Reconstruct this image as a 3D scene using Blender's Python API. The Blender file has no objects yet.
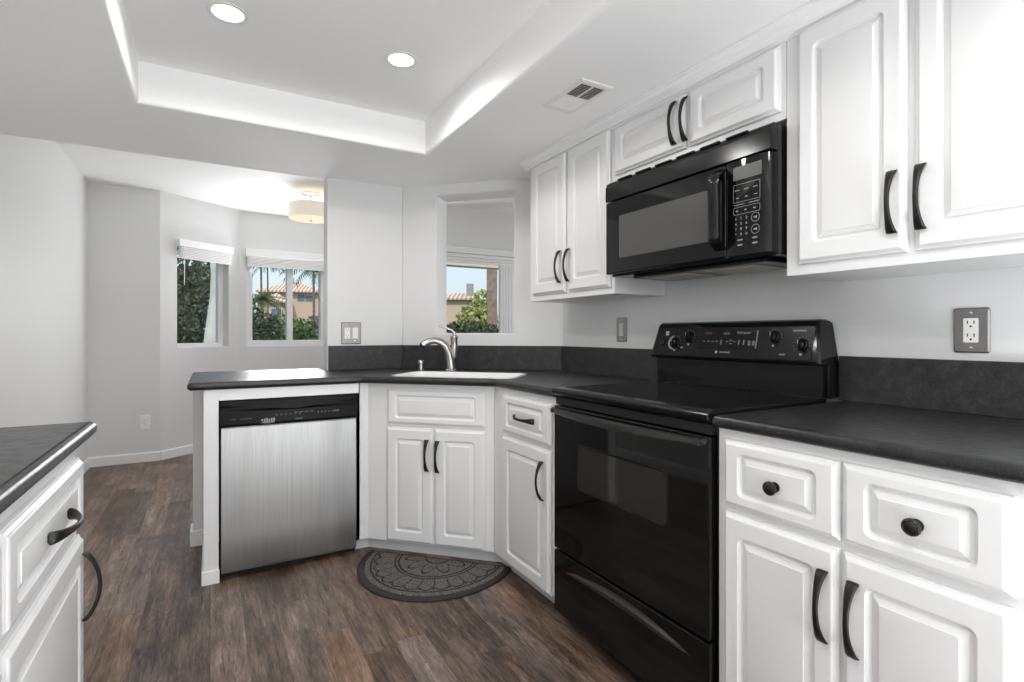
import bpy, bmesh, math, random
from mathutils import Vector, Matrix
random.seed(7)
S = bpy.context.scene
COL = S.collection
PI = math.pi
R = math.radians

# ------------------------------------------------------------------ camera
FPX, HZ, HCAM, YAW = 525.2, 333.6, 1.140, 29.89
cd = bpy.data.cameras.new('camera'); cam = bpy.data.objects.new('camera', cd); COL.objects.link(cam)
cam.location = (0, 0, HCAM); cam.rotation_euler = (R(90), 0, -R(YAW))
cd.sensor_width = 36; cd.sensor_fit = 'HORIZONTAL'
cd.lens = FPX / 1024 * 36; cd.shift_y = -(341 - HZ) / 1024; cd.clip_start = 0.02; cd.clip_end = 500
S.camera = cam

# ------------------------------------------------------------------ colour management, sky, sun, lights
S.view_settings.view_transform = 'Standard'; S.view_settings.look = 'None'
S.view_settings.gamma = 1; S.view_settings.use_curve_mapping = False
S.view_settings.exposure = 0.22
S.cycles.use_denoising = True
S.cycles.max_bounces = 14; S.cycles.diffuse_bounces = 8; S.cycles.glossy_bounces = 6
S.cycles.transparent_max_bounces = 16; S.cycles.sample_clamp_indirect = 8
S.cycles.caustics_reflective = False; S.cycles.caustics_refractive = False

W = bpy.data.worlds.new('sky'); S.world = W; W.use_nodes = True
nt = W.node_tree; nt.nodes.clear()
sky = nt.nodes.new('ShaderNodeTexSky'); sky.sky_type = 'NISHITA'; sky.sun_disc = False
sky.sun_elevation = R(48); sky.sun_rotation = R(150); sky.air_density = 1.2; sky.dust_density = 2.5
bg = nt.nodes.new('ShaderNodeBackground'); bg.inputs['Strength'].default_value = 0.22
wo = nt.nodes.new('ShaderNodeOutputWorld')
skymix = nt.nodes.new('ShaderNodeMix'); skymix.data_type = 'RGBA'; skymix.inputs[0].default_value = .55
skymix.inputs[7].default_value = (3.1, 3.5, 4.3, 1); nt.links.new(sky.outputs[0], skymix.inputs[6])
nt.links.new(skymix.outputs[2], bg.inputs[0]); nt.links.new(bg.outputs[0], wo.inputs[0])

def light(name, typ, loc, rot, energy, color=(1, 1, 1), **kw):
    l = bpy.data.lights.new(name, typ); l.energy = energy; l.color = color
    for k, v in kw.items(): setattr(l, k, v)
    o = bpy.data.objects.new(name, l); COL.objects.link(o); o.location = loc; o.rotation_euler = rot
    return o
light('sun', 'SUN', (0, -10, 20), (R(42), 0, R(-35)), 2.6, (1, .95, .88), angle=R(1))
# added area fill at the unseen rear opening, behind the camera
light('rear_fill', 'AREA', (0.55, -2.50, 1.25), (R(95), 0, 0), 36, (.97, .985, 1),
      shape='RECTANGLE', size=2.3, size_y=1.5)
# added upward fill behind the camera, no fixture, brightening the ceiling
light('ceiling_fill', 'AREA', (0.85, -.95, .15), (R(176), 0, 0), 42, (.93, .965, 1), shape='DISK', size=.9)
# added fill for the next room, in front of its solid side wall
light('living_room_fill', 'AREA', (4.1, 3.2, 1.25), (R(90), 0, R(90)), 20, (.97, .985, 1),
      shape='RECTANGLE', size=1.8, size_y=1.9)
# added area lamp inside the two-pane nook window, strengthening its daylight, tilted upward
light('nook_window_daylight', 'AREA', (0.72, 6.10, 1.47), (R(-104), 0, R(5)), 26, (.96, .98, 1),
      shape='RECTANGLE', size=.70, size_y=.72)
DOWN = 5.2          # each recessed can

# ------------------------------------------------------------------ materials
def mat(name, color=(.8, .8, .8), rough=.5, metal=0., **kw):
    m = bpy.data.materials.new(name); m.use_nodes = True
    b = m.node_tree.nodes['Principled BSDF']
    b.inputs['Base Color'].default_value = (*color, 1)
    b.inputs['Roughness'].default_value = rough; b.inputs['Metallic'].default_value = metal
    for k, v in kw.items(): b.inputs[k.replace('_', ' ')].default_value = v
    return m
def N(m, typ, **kw):
    n = m.node_tree.nodes.new(typ)
    for k, v in kw.items(): setattr(n, k, v)
    return n
def L(m, a, b): m.node_tree.links.new(a, b)
def P(m): return m.node_tree.nodes['Principled BSDF']
def math_(m, op, a, b=None, c=None):
    n = N(m, 'ShaderNodeMath', operation=op)
    for i, v in enumerate((a, b, c)):
        if v is None: continue
        if isinstance(v, (int, float)): n.inputs[i].default_value = v
        else: L(m, v, n.inputs[i])
    return n.outputs[0]
def noise(m, vec, scale, detail=3, rough=.5):
    n = N(m, 'ShaderNodeTexNoise'); n.inputs['Scale'].default_value = scale
    n.inputs['Detail'].default_value = detail; n.inputs['Roughness'].default_value = rough
    if vec is not None: L(m, vec, n.inputs['Vector'])
    return n.outputs['Fac']
def ramp(m, fac, stops):
    n = N(m, 'ShaderNodeValToRGB'); e = n.color_ramp.elements
    while len(e) < len(stops): e.new(.5)
    for i, (p, c) in enumerate(stops):
        e[i].position = p; e[i].color = (*c, 1) if len(c) == 3 else c
    L(m, fac, n.inputs[0]); return n.outputs[0]
def bump(m, h, strength, dist=.002):
    n = N(m, 'ShaderNodeBump'); n.inputs['Strength'].default_value = strength
    n.inputs['Distance'].default_value = dist
    L(m, h, n.inputs['Height']); L(m, n.outputs[0], P(m).inputs['Normal'])
def obco(m): return N(m, 'ShaderNodeTexCoord').outputs['Object']

M = {}
def textured_paint(name, c, scale, st, rough=.6):
    m = mat(name, c, rough); bump(m, noise(m, obco(m), scale, 4, .55), st, .003); return m
M['wall'] = textured_paint('wall_paint', (.725, .725, .722), 90, .12)
M['ceiling'] = textured_paint('ceiling_paint', (.92, .92, .915), 60, .28, .7)
M['trim'] = mat('white_trim', (.84, .84, .84), .4)
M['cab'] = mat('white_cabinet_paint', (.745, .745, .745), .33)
M['vinyl'] = mat('white_vinyl', (.85, .85, .86), .35)
M['black'] = mat('black_enamel', (.006, .006, .006), .14, Specular_IOR_Level=.32)
M['gloss'] = mat('black_glass', (.005, .005, .005), .045, Specular_IOR_Level=.38)
M['satin'] = mat('black_plastic', (.008, .008, .008), .24, Specular_IOR_Level=.22)
M['handle'] = mat('grey_black_plastic', (.022, .022, .0215), .38)
M['panelblack'] = mat('matt_black_panel', (.006, .006, .006), .30, Specular_IOR_Level=.10)
M['dark'] = mat('dark_recess', (.004, .004, .004), .7)
M['bronze'] = mat('dark_bronze', (.012, .011, .010), .36, .3)
M['nickel'] = mat('brushed_nickel', (.56, .53, .50), .30, 1.)
M['plate'] = mat('pewter_plate', (.27, .26, .25), .40, .85)
M['chrome'] = mat('chrome', (.8, .8, .8), .12, 1.)
M['porcelain'] = mat('white_porcelain', (.88, .88, .87), .15)
M['plastic'] = mat('white_plastic', (.86, .86, .84), .35)
M['slot'] = mat('dark_slot', (.02, .02, .02), .6)
M['print'] = mat('white_print', (.30, .30, .30), .5)
M['greyprint'] = mat('grey_print', (.13, .13, .13), .5)
M['redled'] = mat('red_display', (.12, .012, .012), .4)
M['mwglass'] = mat('microwave_window', (.075, .075, .073), .22)
M['ovenglass'] = mat('oven_window', (.022, .022, .021), .06)
M['display'] = mat('display_panel', (.055, .055, .053), .32)
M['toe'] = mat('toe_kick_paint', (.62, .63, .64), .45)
M['filter'] = mat('beige_filter_panel', (.45, .42, .36), .5)
M['shade'] = mat('linen_shade', (.80, .73, .66), .7)
M['vent'] = mat('white_vent_metal', (.82, .82, .81), .45)
M['ventdark'] = mat('dark_duct', (.055, .035, .03), .8)
def emit(name, c, s):
    m = bpy.data.materials.new(name); m.use_nodes = True; t = m.node_tree; t.nodes.clear()
    e = t.nodes.new('ShaderNodeEmission'); e.inputs[0].default_value = (*c, 1); e.inputs[1].default_value = s
    o = t.nodes.new('ShaderNodeOutputMaterial'); t.links.new(e.outputs[0], o.inputs[0]); return m
M['lamp'] = emit('downlight_lens', (1, .99, .97), 9)
M['glow'] = emit('pendant_diffuser', (1, .80, .58), 1.0)
# linen shade glows softly since the bulb is inside
_b = P(M['shade']); _b.inputs['Emission Color'].default_value = (1, .84, .70, 1); _b.inputs['Emission Strength'].default_value = .28

m = M['steel'] = mat('brushed_stainless', (.38, .38, .375), .40, 1.)
mp = N(m, 'ShaderNodeMapping'); mp.inputs['Scale'].default_value = (260, 260, .8); L(m, obco(m), mp.inputs['Vector'])
g = noise(m, mp.outputs[0], 1., 2)
mp2 = N(m, 'ShaderNodeMapping'); mp2.inputs['Scale'].default_value = (7, 1, .5); L(m, obco(m), mp2.inputs['Vector'])
w = noise(m, mp2.outputs[0], 1., 1)
bump(m, w, .8, .010)
L(m, ramp(m, g, [(.3, (.35, .35, .345)), (.7, (.41, .41, .405))]), P(m).inputs['Base Color'])

def stone(name, base, fleck, rough):
    m = mat(name, base, rough)
    v = N(m, 'ShaderNodeTexVoronoi'); v.inputs['Scale'].default_value = 230; L(m, obco(m), v.inputs['Vector'])
    n2 = noise(m, obco(m), 24, 6, .72)
    mott = ramp(m, n2, [(.30, tuple(c * .45 for c in base)), (.52, base), (.72, tuple(c * 2.1 for c in base))])
    mix = N(m, 'ShaderNodeMix', data_type='RGBA')
    L(m, math_(m, 'MULTIPLY', math_(m, 'LESS_THAN', v.outputs['Distance'], .26), math_(m, 'MULTIPLY', n2, 1.1)), mix.inputs[0])
    L(m, mott, mix.inputs[6]); mix.inputs[7].default_value = (*fleck, 1)
    L(m, mix.outputs[2], P(m).inputs['Base Color'])
    L(m, math_(m, 'MULTIPLY_ADD', noise(m, obco(m), 40, 4), .24, rough - .12), P(m).inputs['Roughness'])
    return m
M['counter'] = stone('charcoal_laminate', (.013, .013, .0133), (.07, .07, .07), .36)
M['splash'] = stone('charcoal_laminate_splash', (.022, .022, .023), (.07, .07, .07), .45)

# vinyl plank floor: planks run along Y
m = M['floor'] = mat('wood_plank', (.2, .15, .12), .40)
sep = N(m, 'ShaderNodeSeparateXYZ'); L(m, obco(m), sep.inputs[0])
PWID, PLEN = .118, .95
xs = math_(m, 'DIVIDE', sep.outputs[0], PWID); row = math_(m, 'FLOOR', xs)
wn = N(m, 'ShaderNodeTexWhiteNoise', noise_dimensions='1D'); L(m, row, wn.inputs['W'])
ys = math_(m, 'ADD', math_(m, 'DIVIDE', sep.outputs[1], PLEN), math_(m, 'MULTIPLY', wn.outputs[0], 7.31)); colm = math_(m, 'FLOOR', ys)
cid = N(m, 'ShaderNodeCombineXYZ'); L(m, row, cid.inputs[0]); L(m, colm, cid.inputs[1])
wn2 = N(m, 'ShaderNodeTexWhiteNoise', noise_dimensions='3D'); L(m, cid.outputs[0], wn2.inputs['Vector'])
def stretched(fx_, fy_, fz_, det, ro):
    v = N(m, 'ShaderNodeCombineXYZ')
    L(m, math_(m, 'MULTIPLY', sep.outputs[0], fx_), v.inputs[0]); L(m, math_(m, 'MULTIPLY', sep.outputs[1], fy_), v.inputs[1])
    L(m, math_(m, 'MULTIPLY', wn2.outputs[0], fz_), v.inputs[2]); return noise(m, v.outputs[0], 1.0, det, ro)
grain = stretched(30., 2.6, 60., 6, .68)
fine = stretched(190., 20., 31., 5, .70)
blot = stretched(9., 3.2, 17., 4, .6)
streak = stretched(85., 6., 23., 6, .75)
wear = stretched(60., 9., 47., 6, .78)
def smooth_(v, a, b):
    n = N(m, 'ShaderNodeMapRange', interpolation_type='SMOOTHSTEP'); n.inputs[1].default_value = a; n.inputs[2].default_value = b
    L(m, v, n.inputs[0]); return n.outputs[0]
def cen(v, k): return math_(m, 'MULTIPLY', math_(m, 'SUBTRACT', v, .5), k)
tone = math_(m, 'ADD', math_(m, 'ADD', math_(m, 'ADD', cen(wn2.outputs[0], .34), cen(grain, 1.25)), math_(m, 'ADD', cen(fine, .9), cen(blot, .9))), .50)
tone = math_(m, 'ADD', math_(m, 'SUBTRACT', tone, math_(m, 'MULTIPLY', smooth_(streak, .54, .62), .26)), math_(m, 'MULTIPLY', smooth_(wear, .58, .66), .20))
colr = ramp(m, tone, [(.05, (.020, .014, .011)), (.28, (.062, .041, .030)), (.48, (.128, .088, .066)), (.68, (.205, .146, .112)), (.95, (.36, .285, .235))])
hs = N(m, 'ShaderNodeHueSaturation'); L(m, colr, hs.inputs['Color'])
sepc = N(m, 'ShaderNodeSeparateColor'); L(m, wn2.outputs['Color'], sepc.inputs[0])
L(m, math_(m, 'MULTIPLY_ADD', sepc.outputs[1], .6, .80), hs.inputs['Saturation'])
fx = math_(m, 'FRACT', xs); fy = math_(m, 'FRACT', ys)
gx = math_(m, 'LESS_THAN', math_(m, 'MINIMUM', fx, math_(m, 'SUBTRACT', 1., fx)), .010)
gy = math_(m, 'LESS_THAN', math_(m, 'MINIMUM', fy, math_(m, 'SUBTRACT', 1., fy)), .0014)
gap = math_(m, 'MAXIMUM', gx, gy)
mix = N(m, 'ShaderNodeMix', data_type='RGBA'); L(m, math_(m, 'MULTIPLY', gap, .55), mix.inputs[0])
L(m, hs.outputs[0], mix.inputs[6]); mix.inputs[7].default_value = (.018, .013, .010, 1)
L(m, mix.outputs[2], P(m).inputs['Base Color'])
L(m, math_(m, 'MULTIPLY_ADD', grain, .25, .26), P(m).inputs['Roughness'])
bump(m, math_(m, 'SUBTRACT', math_(m, 'MULTIPLY', fine, .5), gap), .3, .0015)

# door mat with moulded ring and petal pattern (pattern moulded in the mat's own plane)
m = M['mat'] = mat('mat_fibre', (.075, .068, .062), .9)
sep = N(m, 'ShaderNodeSeparateXYZ'); L(m, obco(m), sep.inputs[0])
mx, my = math_(m, 'DIVIDE', sep.outputs[0], .385), math_(m, 'DIVIDE', sep.outputs[1], .425)
rr = math_(m, 'SQRT', math_(m, 'ADD', math_(m, 'MULTIPLY', mx, mx), math_(m, 'MULTIPLY', my, my)))
an = math_(m, 'ARCTAN2', my, mx)
def line(v, c, w): return math_(m, 'LESS_THAN', math_(m, 'ABSOLUTE', math_(m, 'SUBTRACT', v, c)), w)
def band(v, a, b): return math_(m, 'MULTIPLY', math_(m, 'GREATER_THAN', v, a), math_(m, 'LESS_THAN', v, b))
def spokes(n, w): return math_(m, 'LESS_THAN', math_(m, 'ABSOLUTE', math_(m, 'SINE', math_(m, 'MULTIPLY', an, n))), w)
lines = line(rr, .84, .012)
lines = math_(m, 'MAXIMUM', lines, line(rr, .50, .012)); lines = math_(m, 'MAXIMUM', lines, line(rr, .545, .010))
lines = math_(m, 'MAXIMUM', lines, math_(m, 'MULTIPLY', spokes(13, .11), band(rr, .56, .80)))
wob = math_(m, 'ADD', math_(m, 'MULTIPLY', math_(m, 'ABSOLUTE', math_(m, 'SINE', math_(m, 'MULTIPLY', an, 13.))), .06), .745)
lines = math_(m, 'MAXIMUM', lines, line(rr, wob, .012))
pet = math_(m, 'ADD', math_(m, 'MULTIPLY', math_(m, 'ABSOLUTE', math_(m, 'SINE', math_(m, 'MULTIPLY', an, 5.))), .20), .22)
lines = math_(m, 'MAXIMUM', lines, line(rr, pet, .016)); lines = math_(m, 'MAXIMUM', lines, math_(m, 'MULTIPLY', spokes(10, .12), band(rr, .06, .30)))
lines = math_(m, 'MAXIMUM', lines, line(rr, .16, .012))
fib = noise(m, obco(m), 260, 2, .7)
cc = ramp(m, fib, [(.36, (.022, .020, .018)), (.50, (.095, .086, .078)), (.64, (.24, .22, .20))])
mix = N(m, 'ShaderNodeMix', data_type='RGBA'); L(m, lines, mix.inputs[0]); L(m, cc, mix.inputs[6]); mix.inputs[7].default_value = (.012, .011, .010, 1)
L(m, mix.outputs[2], P(m).inputs['Base Color'])
bump(m, math_(m, 'SUBTRACT', math_(m, 'MULTIPLY', fib, .6), lines), .8, .004)
M['rubber'] = mat('black_rubber', (.014, .013, .012), .6)

# thin window glass
m = M['glass'] = bpy.data.materials.new('window_glass'); m.use_nodes = True; t = m.node_tree; t.nodes.clear()
tr = t.nodes.new('ShaderNodeBsdfTransparent'); tr.inputs[0].default_value = (.96, .97, .965, 1)
gl = t.nodes.new('ShaderNodeBsdfGlossy'); gl.inputs['Roughness'].default_value = .02
lw = t.nodes.new('ShaderNodeFresnel'); lw.inputs[0].default_value = 1.25
mx_ = t.nodes.new('ShaderNodeMixShader'); oo = t.nodes.new('ShaderNodeOutputMaterial')
t.links.new(lw.outputs[0], mx_.inputs[0]); t.links.new(tr.outputs[0], mx_.inputs[1]); t.links.new(gl.outputs[0], mx_.inputs[2]); t.links.new(mx_.outputs[0], oo.inputs[0])

def leafmat(name, a, b, sc=2.0):
    m = mat(name, a, .55); L(m, ramp(m, noise(m, obco(m), sc, 3), [(.35, a), (.65, b)]), P(m).inputs['Base Color']); return m
M['leaf_dark'] = leafmat('dark_leaves', (.018, .032, .014), (.06, .085, .035))
M['leaf_mid'] = leafmat('green_leaves', (.03, .075, .02), (.12, .20, .05))
M['leaf_lime'] = leafmat('yellow_green_leaves', (.14, .22, .05), (.42, .42, .14), 3.)
M['palm'] = leafmat('palm_fronds', (.03, .08, .02), (.10, .16, .04))
M['bark'] = leafmat('bark', (.10, .075, .055), (.22, .175, .14), 6.)
M['palebark'] = leafmat('pale_bark', (.40, .42, .38), (.55, .56, .52), 3.)
M['stucco'] = mat('peach_stucco', (.52, .40, .31), .8)
m = M['tile'] = mat('roof_tile', (.5, .36, .27), .75)
wv = N(m, 'ShaderNodeTexWave', wave_type='BANDS', bands_direction='X'); wv.inputs['Scale'].default_value = .8; L(m, obco(m), wv.inputs['Vector'])
L(m, ramp(m, wv.outputs['Fac'], [(.2, (.36, .22, .15)), (.7, (.66, .54, .44))]), P(m).inputs['Base Color'])
M['ringprint'] = mat('faint_ring_print', (.009, .009, .009), .12)
M['switchgrey'] = mat('pale_grey_plastic', (.62, .61, .58), .4)
M['winblue'] = mat('reflecting_window', (.10, .16, .22), .1)
M['grass'] = leafmat('lawn', (.03, .06, .02), (.07, .11, .035), 1.)
M['fence'] = mat('grey_wall', (.28, .28, .27), .8)
M['eave'] = mat('cream_eave', (.62, .55, .42), .7)
M['post'] = leafmat('weathered_post', (.16, .12, .085), (.28, .22, .165), 12.)

# ------------------------------------------------------------------ helpers
def tag(o, label=None, cat=None, group=None, kind=None):
    for k, v in (('label', label), ('category', cat), ('group', group), ('kind', kind)):
        if v: o[k] = v
    return o
def thing(name, label, cat, loc=(0, 0, 0), rot=0., group=None):
    o = bpy.data.objects.new(name, None); COL.objects.link(o); o.empty_display_size = .1
    o.location = loc; o.rotation_euler = (0, 0, R(rot)); return tag(o, label, cat, group)
class MB:
    def __init__(s): s.v = []; s.f = []
    def add(s, vs, fs):
        n = len(s.v); s.v += [tuple(p) for p in vs]; s.f += [tuple(i + n for i in f) for f in fs]; return s
    def box(s, x0, x1, y0, y1, z0, z1):
        vs = [(x, y, z) for z in (z0, z1) for y in (y0, y1) for x in (x0, x1)]
        return s.add(vs, [(0, 2, 3, 1), (4, 5, 7, 6), (0, 1, 5, 4), (2, 6, 7, 3), (0, 4, 6, 2), (1, 3, 7, 5)])
    def prism(s, poly, z0, z1):
        n = len(poly); vs = [(x, y, z0) for x, y in poly] + [(x, y, z1) for x, y in poly]
        fs = [tuple(range(n - 1, -1, -1)), tuple(range(n, 2 * n))] + [(i, (i + 1) % n, n + (i + 1) % n, n + i) for i in range(n)]
        return s.add(vs, fs)
    def xprism(s, poly, x0, x1):          # poly of (y, z) swept along x
        n = len(poly); vs = [(x0, y, z) for y, z in poly] + [(x1, y, z) for y, z in poly]
        fs = [tuple(range(n)), tuple(range(2 * n - 1, n - 1, -1))] + [(i, n + i, n + (i + 1) % n, (i + 1) % n) for i in range(n)]
        return s.add(vs, fs)
    def rings(s, loops, cap0=True, cap1=True, close=True):
        n = len(loops[0]); vs = [p for l in loops for p in l]; fs = []
        for a in range(len(loops) - 1):
            for i in range(n if close else n - 1):
                j = (i + 1) % n; fs.append((a * n + i, a * n + j, (a + 1) * n + j, (a + 1) * n + i))
        if cap0: fs.append(tuple(range(n - 1, -1, -1)))
        if cap1: fs.append(tuple(range((len(loops) - 1) * n, len(loops) * n)))
        return s.add(vs, fs)
    def lathe(s, prof, c=(0, 0, 0), axis='z', n=24):      # prof: (radius, height)
        loops = []
        for r, h in prof:
            l = []
            for i in range(n):
                a = 2 * PI * i / n; p = (r * math.cos(a), r * math.sin(a), h)
                if axis == 'y': p = (p[0], p[2], p[1])
                if axis == 'x': p = (p[2], p[0], p[1])
                l.append((p[0] + c[0], p[1] + c[1], p[2] + c[2]))
            loops.append(l)
        return s.rings(loops)
    def tube(s, pts, rad, n=10):
        pts = [Vector(p) for p in pts]; loops = []; up = Vector((.13, .21, .97)).normalized()
        for i, p in enumerate(pts):
            d = (pts[min(i + 1, len(pts) - 1)] - pts[max(i - 1, 0)]).normalized()
            u = d.cross(up)
            if u.length < .1: u = d.cross(Vector((1, 0, 0)))
            u.normalize(); v = u.cross(d); r = rad[i] if isinstance(rad, (list, tuple)) else rad
            loops.append([tuple(p + (u * math.cos(2 * PI * k / n) + v * math.sin(2 * PI * k / n)) * r) for k in range(n)])
        return s.rings(loops)
    def mesh(s, name, smooth=None):
        me = bpy.data.meshes.new(name); me.from_pydata(s.v, [], s.f); me.validate()
        bm = bmesh.new(); bm.from_mesh(me); bmesh.ops.recalc_face_normals(bm, faces=bm.faces); bm.to_mesh(me); bm.free()
        if smooth is not None:
            me.shade_smooth(); me.set_sharp_from_angle(angle=R(smooth))
        return me
    def build(s, name, m, parent=None, smooth=None, bevel=0, seg=2, loc=None, kind=None):
        return obj(name, s.mesh(name, smooth), m, parent, bevel, seg, loc, kind)
def obj(name, me, m=None, parent=None, bevel=0, seg=2, loc=None, kind=None):
    o = bpy.data.objects.new(name, me); COL.objects.link(o)
    if m and not me.materials: me.materials.append(M[m] if isinstance(m, str) else m)
    if parent: o.parent = parent
    if loc: o.location = loc
    if bevel:
        b = o.modifiers.new('bevel', 'BEVEL'); b.width = bevel; b.segments = seg; b.limit_method = 'ANGLE'; b.angle_limit = R(40)
    if kind: o['kind'] = kind
    return o
def rrect(x0, x1, z0, z1, r, y, k=5):      # rounded rectangle loop in the x-z plane
    r = max(r, 1e-4); l = []
    for cx, cz, a0 in ((x1 - r, z1 - r, 0), (x0 + r, z1 - r, 90), (x0 + r, z0 + r, 180), (x1 - r, z0 + r, 270)):
        for i in range(k):
            a = R(a0 + 90 * i / (k - 1)); l.append((cx + r * math.cos(a), y, cz + r * math.sin(a)))
    return l
def offset_poly(p, d):                     # inward offset of a CCW polygon
    n = len(p); out = []
    for i in range(n):
        a, b, c = Vector(p[i - 1]), Vector(p[i]), Vector(p[(i + 1) % n])
        e1, e2 = (b - a).normalized(), (c - b).normalized()
        n1, n2 = Vector((-e1.y, e1.x)), Vector((-e2.y, e2.x))
        k = d / (1 + n1.dot(n2)); out.append(tuple(b + (n1 + n2) * k))
    return out
def text_into(mb, s, size, loc, align='CENTER', extr=.0002, shear=0):
    c = bpy.data.curves.new('t', 'FONT'); c.body = s; c.size = size; c.align_x = align; c.align_y = 'CENTER'; c.extrude = extr; c.shear = shear
    o = bpy.data.objects.new('t', c); COL.objects.link(o); bpy.context.view_layer.update()
    e = o.evaluated_get(bpy.context.evaluated_depsgraph_get()); me = e.to_mesh()
    mb.add([(v.co.x + loc[0], -v.co.z + loc[1], v.co.y + loc[2]) for v in me.vertices], [tuple(p.vertices) for p in me.polygons])
    e.to_mesh_clear(); bpy.data.objects.remove(o); bpy.data.curves.remove(c)
def marks_into(mb, n, size, loc, align=0):       # print too small to read in the photo: a row of short strokes
    w = size * .62
    for i in range(n):
        x = loc[0] + (i - n / 2) * w; h = size * (.30 + .12 * ((i * 7) % 3))
        mb.box(x + w * .12, x + w * .82, loc[1] - .0003, loc[1], loc[2] - h, loc[2] + h)
def struct(name, mb, m, smooth=None, bevel=0, rot=0, loc=None, parent=None):
    o = mb.build(name, m, parent, smooth, bevel, 3); o.rotation_euler = (0, 0, R(rot))
    if loc: o.location = loc
    if parent is None: o['kind'] = 'structure'
    return o

# ------------------------------------------------------------------ room shell
ZC, ZN = 2.085, 2.43
struct('floor', MB().prism([(-1.02, -2.7), (1.95, -2.7), (1.95, .9), (4.32, .9), (4.32, 5.06), (2.02, 5.06), (1.42, 6.42), (.2, 6.36), (-.47, 5.82), (-1.02, 5.82)], -.06, 0), 'floor')
struct('wall_left', MB().box(-1.02, -.90, -2.7, 5.80, 0, 2.55), 'wall')
struct('wall_right', MB().prism([(1.824, -2.7), (1.94, -2.7), (1.94, 2.6116), (1.824, 2.564)], 0, 2.55), 'wall')
mb = MB()                                               # diagonal wall behind the sink, with the pass-through
mb.prism([(0, 0), (.2305, 0), (.2305, .165), (-.0683, .165)], 0, 2.55)
mb.prism([(.748, 0), (1.0465, 0), (1.115, .165), (.748, .165)], 0, 2.55)
mb.box(.2305, .748, 0, .165, 0, 1.138); mb.box(.2305, .748, 0, .165, 2.022, 2.55)
struct('wall_sink', mb, 'wall', rot=-45, loc=(1.084, 3.304, 0))
mb = MB()                                               # rounded plaster liner of the pass-through
lo, li = .2305, .748
def pt_loop(g, y): return rrect(lo - g, li + g, 1.138 - g, 2.022 + g, .004 + max(g, 0), y, 4)
mb.rings([pt_loop(.012, -.0008), pt_loop(.003, -.001), pt_loop(-.003, .003), pt_loop(-.006, .010), pt_loop(-.006, .162), pt_loop(.006, .1658)], False, False)
struct('trim_2', mb, 'wall', smooth=50, rot=-45, loc=(1.084, 3.304, 0))
struct('wall_corner', MB().prism([(.612, 3.304), (1.084, 3.304), (1.152, 3.469), (1.09, 3.42), (.612, 3.42)], 0, 2.55), 'wall', bevel=.008)
struct('wall_peninsula', MB().box(-.08, .610, 3.29, 3.41, 0, .882), 'wall')
# kitchen ceiling: dropped soffit with a recessed tray
mb = MB()
outer = [(-.9, -2.7), (1.83, -2.7), (1.83, 2.58), (1.10, 3.31), (1.10, 3.36), (-.9, 3.36)]
TX0, TX1, TY0, TY1, ZT = -.256, .987, -.75, 2.638, 2.262
tray = [(TX0, TY0), (TX1, TY0), (TX1, TY1), (TX0, TY1)]
bm = bmesh.new()
lip0 = offset_poly(tray, -.018)
vo = [bm.verts.new((x, y, ZC)) for x, y in outer]; vi = [bm.verts.new((x, y, ZC)) for x, y in lip0]
ed = [bm.edges.new((vo[i], vo[(i + 1) % len(vo)])) for i in range(len(vo))] + [bm.edges.new((vi[i], vi[(i + 1) % 4])) for i in range(4)]
bmesh.ops.triangle_fill(bm, use_beauty=True, edges=ed)
prev = vi
for g, z in ((-.008, ZC + .0035), (-.002, ZC + .009), (0, ZC + .018), (0, ZT)):
    cur = [bm.verts.new((x, y, z)) for x, y in offset_poly(tray, g)]
    for i in range(4): bm.faces.new((prev[i], prev[(i + 1) % 4], cur[(i + 1) % 4], cur[i]))
    prev = cur
bm.faces.new(prev)
vt = [bm.verts.new((x, y, 2.56)) for x, y in outer]
for i in range(len(vo)): bm.faces.new((vo[i], vo[(i + 1) % len(vo)], vt[(i + 1) % len(vo)], vt[i]))
bm.faces.new(vt)
bmesh.ops.recalc_face_normals(bm, faces=bm.faces)
me = bpy.data.meshes.new('ceiling'); bm.to_mesh(me); bm.free()
me.shade_smooth(); me.set_sharp_from_angle(angle=R(35))
obj('ceiling', me, 'ceiling', kind='structure')
struct('ceiling_nook', MB().prism([(-1.02, 3.365), (1.12, 3.365), (1.95, 2.6), (1.95, .9), (4.32, .9), (4.32, 5.07), (2.06, 5.07), (1.46, 6.42), (.2, 6.36), (-.47, 5.84), (-1.02, 5.84)], ZN, 2.56), 'ceiling')
struct('wall_nook', MB().prism([(-.9, 5.68), (-.39, 5.68), (-.431, 5.80), (-.9, 5.80)], 0, 2.5), 'wall')
# bay wall holding window 1 (turned 38 degrees), bay wall holding window 2 (turned 5 degrees)
def holed_wall(name, L0, L1, T, x0, x1, z0, z1, loc, rot, H=2.5):
    b = MB(); b.box(L0, x0, 0, T, 0, H); b.box(x1, L1, 0, T, 0, H)
    if z0 > 0: b.box(x0, x1, 0, T, 0, z0)
    b.box(x0, x1, 0, T, z1, H)
    return struct(name, b, 'wall', rot=rot, loc=loc)
B1, B2 = (-.39, 5.68, 0), (.265, 6.192, 0)
holed_wall('wall_bay_left', 0, .86, .13, .157, .705, 1.0, 2.02, B1, 38)
holed_wall('wall_bay_back', -.02, 1.10, .13, .065, .905, 1.0, 2.035, B2, 5)
dx, dy = 1.95 - 1.36, 4.95 - 6.288
struct('wall_bay_right', MB().box(0, math.hypot(dx, dy), 0, .12, 0, 2.5), 'wall', rot=math.degrees(math.atan2(dy, dx)), loc=(1.36, 6.288, 0))
holed_wall('wall_living', 0, 2.4, .12, .03, .92, 0, 2.03, (1.95, 4.95, 0), 0)
struct('wall_living_right', MB().box(4.2, 4.32, .9, 5.06, 0, 2.5), 'wall')
struct('wall_living_front', MB().box(1.945, 4.2, .9, 1.02, 0, 2.5), 'wall')
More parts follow.
